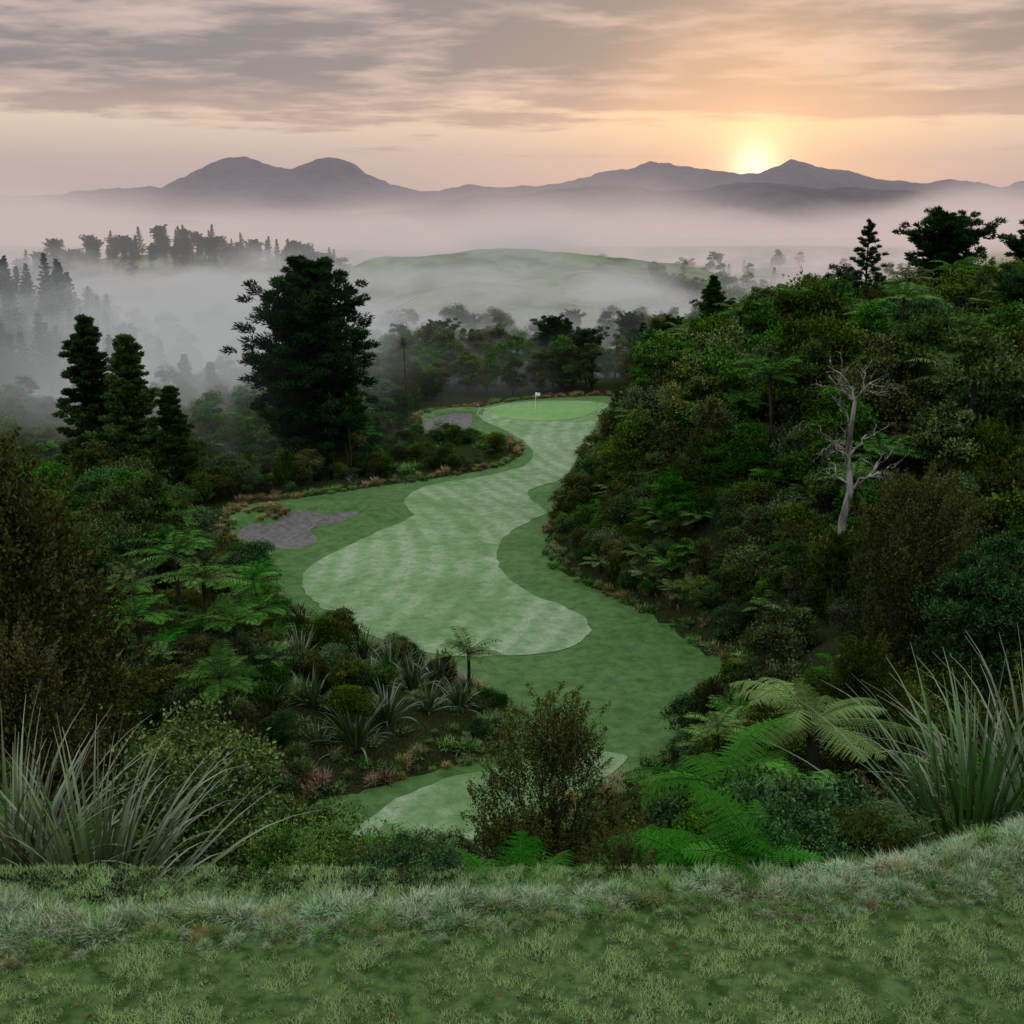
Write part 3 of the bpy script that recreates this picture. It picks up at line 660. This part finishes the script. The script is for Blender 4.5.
# ------------------------------------------------------------------ fog volumes (self-glowing)
def box(name,a,b,mat):
    me=bpy.data.meshes.new(name); v=[(x,y,z) for x in(a[0],b[0]) for y in(a[1],b[1]) for z in(a[2],b[2])]
    me.from_pydata(v,[],[(0,1,3,2),(4,6,7,5),(0,4,5,1),(2,3,7,6),(0,2,6,4),(1,5,7,3)]); me.materials.append(mat)
    return link(bpy.data.objects.new(name,me))
def glow_volmat(name,build,col,k,step=1.):
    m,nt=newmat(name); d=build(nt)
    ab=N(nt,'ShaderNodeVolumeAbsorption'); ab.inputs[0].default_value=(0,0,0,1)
    em=N(nt,'ShaderNodeEmission')  # emission stands in for sun and sky light scattered by the fog
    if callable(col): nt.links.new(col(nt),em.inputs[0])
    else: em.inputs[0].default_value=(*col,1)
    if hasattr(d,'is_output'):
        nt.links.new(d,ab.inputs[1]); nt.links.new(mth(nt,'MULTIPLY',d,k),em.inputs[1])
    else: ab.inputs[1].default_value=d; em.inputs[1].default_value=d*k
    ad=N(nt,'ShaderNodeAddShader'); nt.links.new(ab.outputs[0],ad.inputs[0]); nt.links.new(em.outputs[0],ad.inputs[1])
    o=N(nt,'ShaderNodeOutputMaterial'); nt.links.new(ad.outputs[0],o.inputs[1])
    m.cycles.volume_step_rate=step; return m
box('haze',(-7500,1002,-60),(7500,9500,620),glow_volmat('haze_glow_vol',lambda nt:.00011,(.37,.32,.36),1.))  # thin haze with its own even mauve glow, not lit by the sun
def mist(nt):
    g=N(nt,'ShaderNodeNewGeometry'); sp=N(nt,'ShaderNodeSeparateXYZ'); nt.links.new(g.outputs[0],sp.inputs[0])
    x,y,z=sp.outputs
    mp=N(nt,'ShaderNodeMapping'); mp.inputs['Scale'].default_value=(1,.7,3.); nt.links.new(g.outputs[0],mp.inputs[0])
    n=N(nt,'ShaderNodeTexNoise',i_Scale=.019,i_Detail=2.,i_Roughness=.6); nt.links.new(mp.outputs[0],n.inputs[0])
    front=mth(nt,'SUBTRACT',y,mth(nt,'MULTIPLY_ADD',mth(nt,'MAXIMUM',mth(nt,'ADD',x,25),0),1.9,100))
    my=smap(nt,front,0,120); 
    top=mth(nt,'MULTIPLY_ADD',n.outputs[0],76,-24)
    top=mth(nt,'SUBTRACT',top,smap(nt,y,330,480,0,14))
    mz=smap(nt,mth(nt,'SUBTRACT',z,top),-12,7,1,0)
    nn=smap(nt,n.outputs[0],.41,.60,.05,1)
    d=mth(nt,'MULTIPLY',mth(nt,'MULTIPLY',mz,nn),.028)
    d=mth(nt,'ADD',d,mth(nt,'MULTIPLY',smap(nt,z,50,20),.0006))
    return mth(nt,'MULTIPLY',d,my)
def mist_glow_col(nt):
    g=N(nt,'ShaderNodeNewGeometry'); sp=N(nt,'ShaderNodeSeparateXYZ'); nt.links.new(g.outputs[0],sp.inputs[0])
    return mixrgb(nt,smap(nt,sp.outputs[1],150,800),(.37,.38,.385),(.58,.48,.46))  # emitted glow colour turns from blue-grey to sunset pink with distance
box('valley_mist',(-480,98,-14),(480,1000,50),glow_volmat('mist_glow_vol',mist,mist_glow_col,1.,2.0))
def bank(nt):
    g=N(nt,'ShaderNodeNewGeometry'); sp=N(nt,'ShaderNodeSeparateXYZ'); nt.links.new(g.outputs[0],sp.inputs[0])
    n=N(nt,'ShaderNodeTexNoise',i_Scale=.0014,i_Detail=2.); nt.links.new(g.outputs[0],n.inputs[0])
    top=mth(nt,'MULTIPLY_ADD',n.outputs[0],400,-150)
    return mth(nt,'MULTIPLY',smap(nt,mth(nt,'SUBTRACT',sp.outputs[2],top),-30,26,1,0),.0022)
box('fog_bank',(-5000,1005,-30),(5000,6600,190),glow_volmat('bank_glow_vol',bank,(.63,.50,.465),1.,1.5))  # pink sky light on the bank is put in as emission

# ------------------------------------------------------------------ sky
w=bpy.data.worlds.new('World'); scene.world=w; w.use_nodes=True; nt=w.node_tree; nt.nodes.clear()
AZ=math.radians(12.1); EL=math.radians(2.95)
sd=(math.sin(AZ)*math.cos(EL),math.cos(AZ)*math.cos(EL),math.sin(EL))
tc=N(nt,'ShaderNodeTexCoord'); nv=N(nt,'ShaderNodeVectorMath',operation='NORMALIZE'); nt.links.new(tc.outputs['Generated'],nv.inputs[0])
sp=N(nt,'ShaderNodeSeparateXYZ'); nt.links.new(nv.outputs[0],sp.inputs[0]); zc=mth(nt,'MAXIMUM',sp.outputs[2],0)
cr=N(nt,'ShaderNodeValToRGB'); nt.links.new(zc,cr.inputs[0]); el=cr.color_ramp.elements
el[0].position=0; el[0].color=(.56,.42,.41,1); el[1].position=1; el[1].color=(1.75,1.8,1.85,1)
for pz,c in((.03,(.58,.45,.43)),(.055,(.78,.59,.49)),(.085,(.97,.74,.53)),(.12,(.98,.72,.50)),(.16,(.82,.61,.50)),(.2,(.62,.56,.58)),(.4,(1.3,1.33,1.38))):
    e=el.new(pz); e.color=(*c,1)
base=cr.outputs[0]
dp=N(nt,'ShaderNodeVectorMath',operation='DOT_PRODUCT'); nt.links.new(nv.outputs[0],dp.inputs[0]); dp.inputs[1].default_value=sd
cosang=dp.outputs['Value']
den=mth(nt,'ADD',zc,.05); px=mth(nt,'DIVIDE',sp.outputs[0],den); py=mth(nt,'DIVIDE',sp.outputs[1],den)
cb=N(nt,'ShaderNodeCombineXYZ'); nt.links.new(px,cb.inputs[0]); nt.links.new(py,cb.inputs[1])
def cn(scale,det,off,stretch=1.,ro=.54):
    mp=N(nt,'ShaderNodeMapping'); mp.inputs['Location'].default_value=off; mp.inputs['Scale'].default_value=(1,stretch,1); nt.links.new(cb.outputs[0],mp.inputs[0])
    n=N(nt,'ShaderNodeTexNoise',i_Scale=scale,i_Detail=det,i_Roughness=ro); nt.links.new(mp.outputs[0],n.inputs[0]); return n.outputs[0]
c1n=cn(.62,5.,(5.3,1.4,0),1.2,.58); c2n=cn(1.6,5.,(7,2,0),1.3,.58)
thick=mth(nt,'ADD',mth(nt,'MULTIPLY',c1n,.68),mth(nt,'MULTIPLY',c2n,.32))
cover=smap(nt,zc,.065,.12,-.11,.14)
mask=smap(nt,mth(nt,'ADD',thick,cover),.45,.58)
mask=mth(nt,'MULTIPLY',mask,smap(nt,zc,.04,.07))
shade=smap(nt,mth(nt,'ADD',mth(nt,'MULTIPLY',c1n,.5),mth(nt,'MULTIPLY',c2n,.5)),.56,.41)
ccol=mixrgb(nt,shade,(.145,.145,.165),(.60,.44,.39))
ccol=mixrgb(nt,smap(nt,zc,.13,.09,0,.6),ccol,(.72,.44,.33))
hi=smap(nt,zc,.2,.45); ccol=mixrgb(nt,hi,ccol,(1.25,1.28,1.33))
glow=smap(nt,cosang,.985,1.0); ccol=mixrgb(nt,mth(nt,'MULTIPLY',glow,.45),ccol,(1.0,.58,.33))
sky=mixrgb(nt,mth(nt,'MULTIPLY',mask,.93),base,ccol)
def pw(k): return mth(nt,'POWER',mth(nt,'MAXIMUM',cosang,0),k)
def addc(a,f,c):
    v=N(nt,'ShaderNodeVectorMath',operation='SCALE'); v.inputs[0].default_value=c; nt.links.new(f,v.inputs['Scale'])
    q=N(nt,'ShaderNodeVectorMath',operation='ADD'); nt.links.new(a,q.inputs[0]); nt.links.new(v.outputs[0],q.inputs[1]); return q.outputs[0]
om=mth(nt,'SUBTRACT',1.,mth(nt,'MULTIPLY',mask,.8))
sky=addc(sky,mth(nt,'MULTIPLY',pw(60.),om),(.12,.0,-.12)); sky=addc(sky,mth(nt,'MULTIPLY',pw(400.),om),(.38,.18,.0)); sky=addc(sky,pw(1800.),(.7,.5,.25)); sky=addc(sky,pw(7000.),(1.5,1.4,1.0))
ns=N(nt,'ShaderNodeTexSky',sky_type='NISHITA'); ns.sun_disc=False; ns.sun_elevation=EL; ns.sun_rotation=AZ
b1=N(nt,'ShaderNodeBackground',i_Strength=.02); nt.links.new(ns.outputs[0],b1.inputs[0])
b2=N(nt,'ShaderNodeBackground',i_Strength=1.0); nt.links.new(sky,b2.inputs[0])
ad=N(nt,'ShaderNodeAddShader'); nt.links.new(b1.outputs[0],ad.inputs[0]); nt.links.new(b2.outputs[0],ad.inputs[1])
o=N(nt,'ShaderNodeOutputWorld'); nt.links.new(ad.outputs[0],o.inputs[0])
sl=bpy.data.lights.new('sun','SUN'); sl.energy=.9; sl.angle=math.radians(5); sl.color=(1,.72,.5); so=link(bpy.data.objects.new('sun',sl))
so.rotation_euler=(Vector(sd)).to_track_quat('Z','Y').to_euler()

# ------------------------------------------------------------------ camera
cam=bpy.data.cameras.new('camera'); co=link(bpy.data.objects.new('camera',cam)); co.location=(0,0,CAMZ)
co.rotation_euler=(math.radians(90-14.6),0,0); cam.sensor_width=36; cam.lens=36*1083/1024; cam.clip_end=30000; cam.clip_start=.1
scene.camera=co
scene.view_settings.view_transform='Standard'; scene.view_settings.look='None'; scene.view_settings.exposure=0
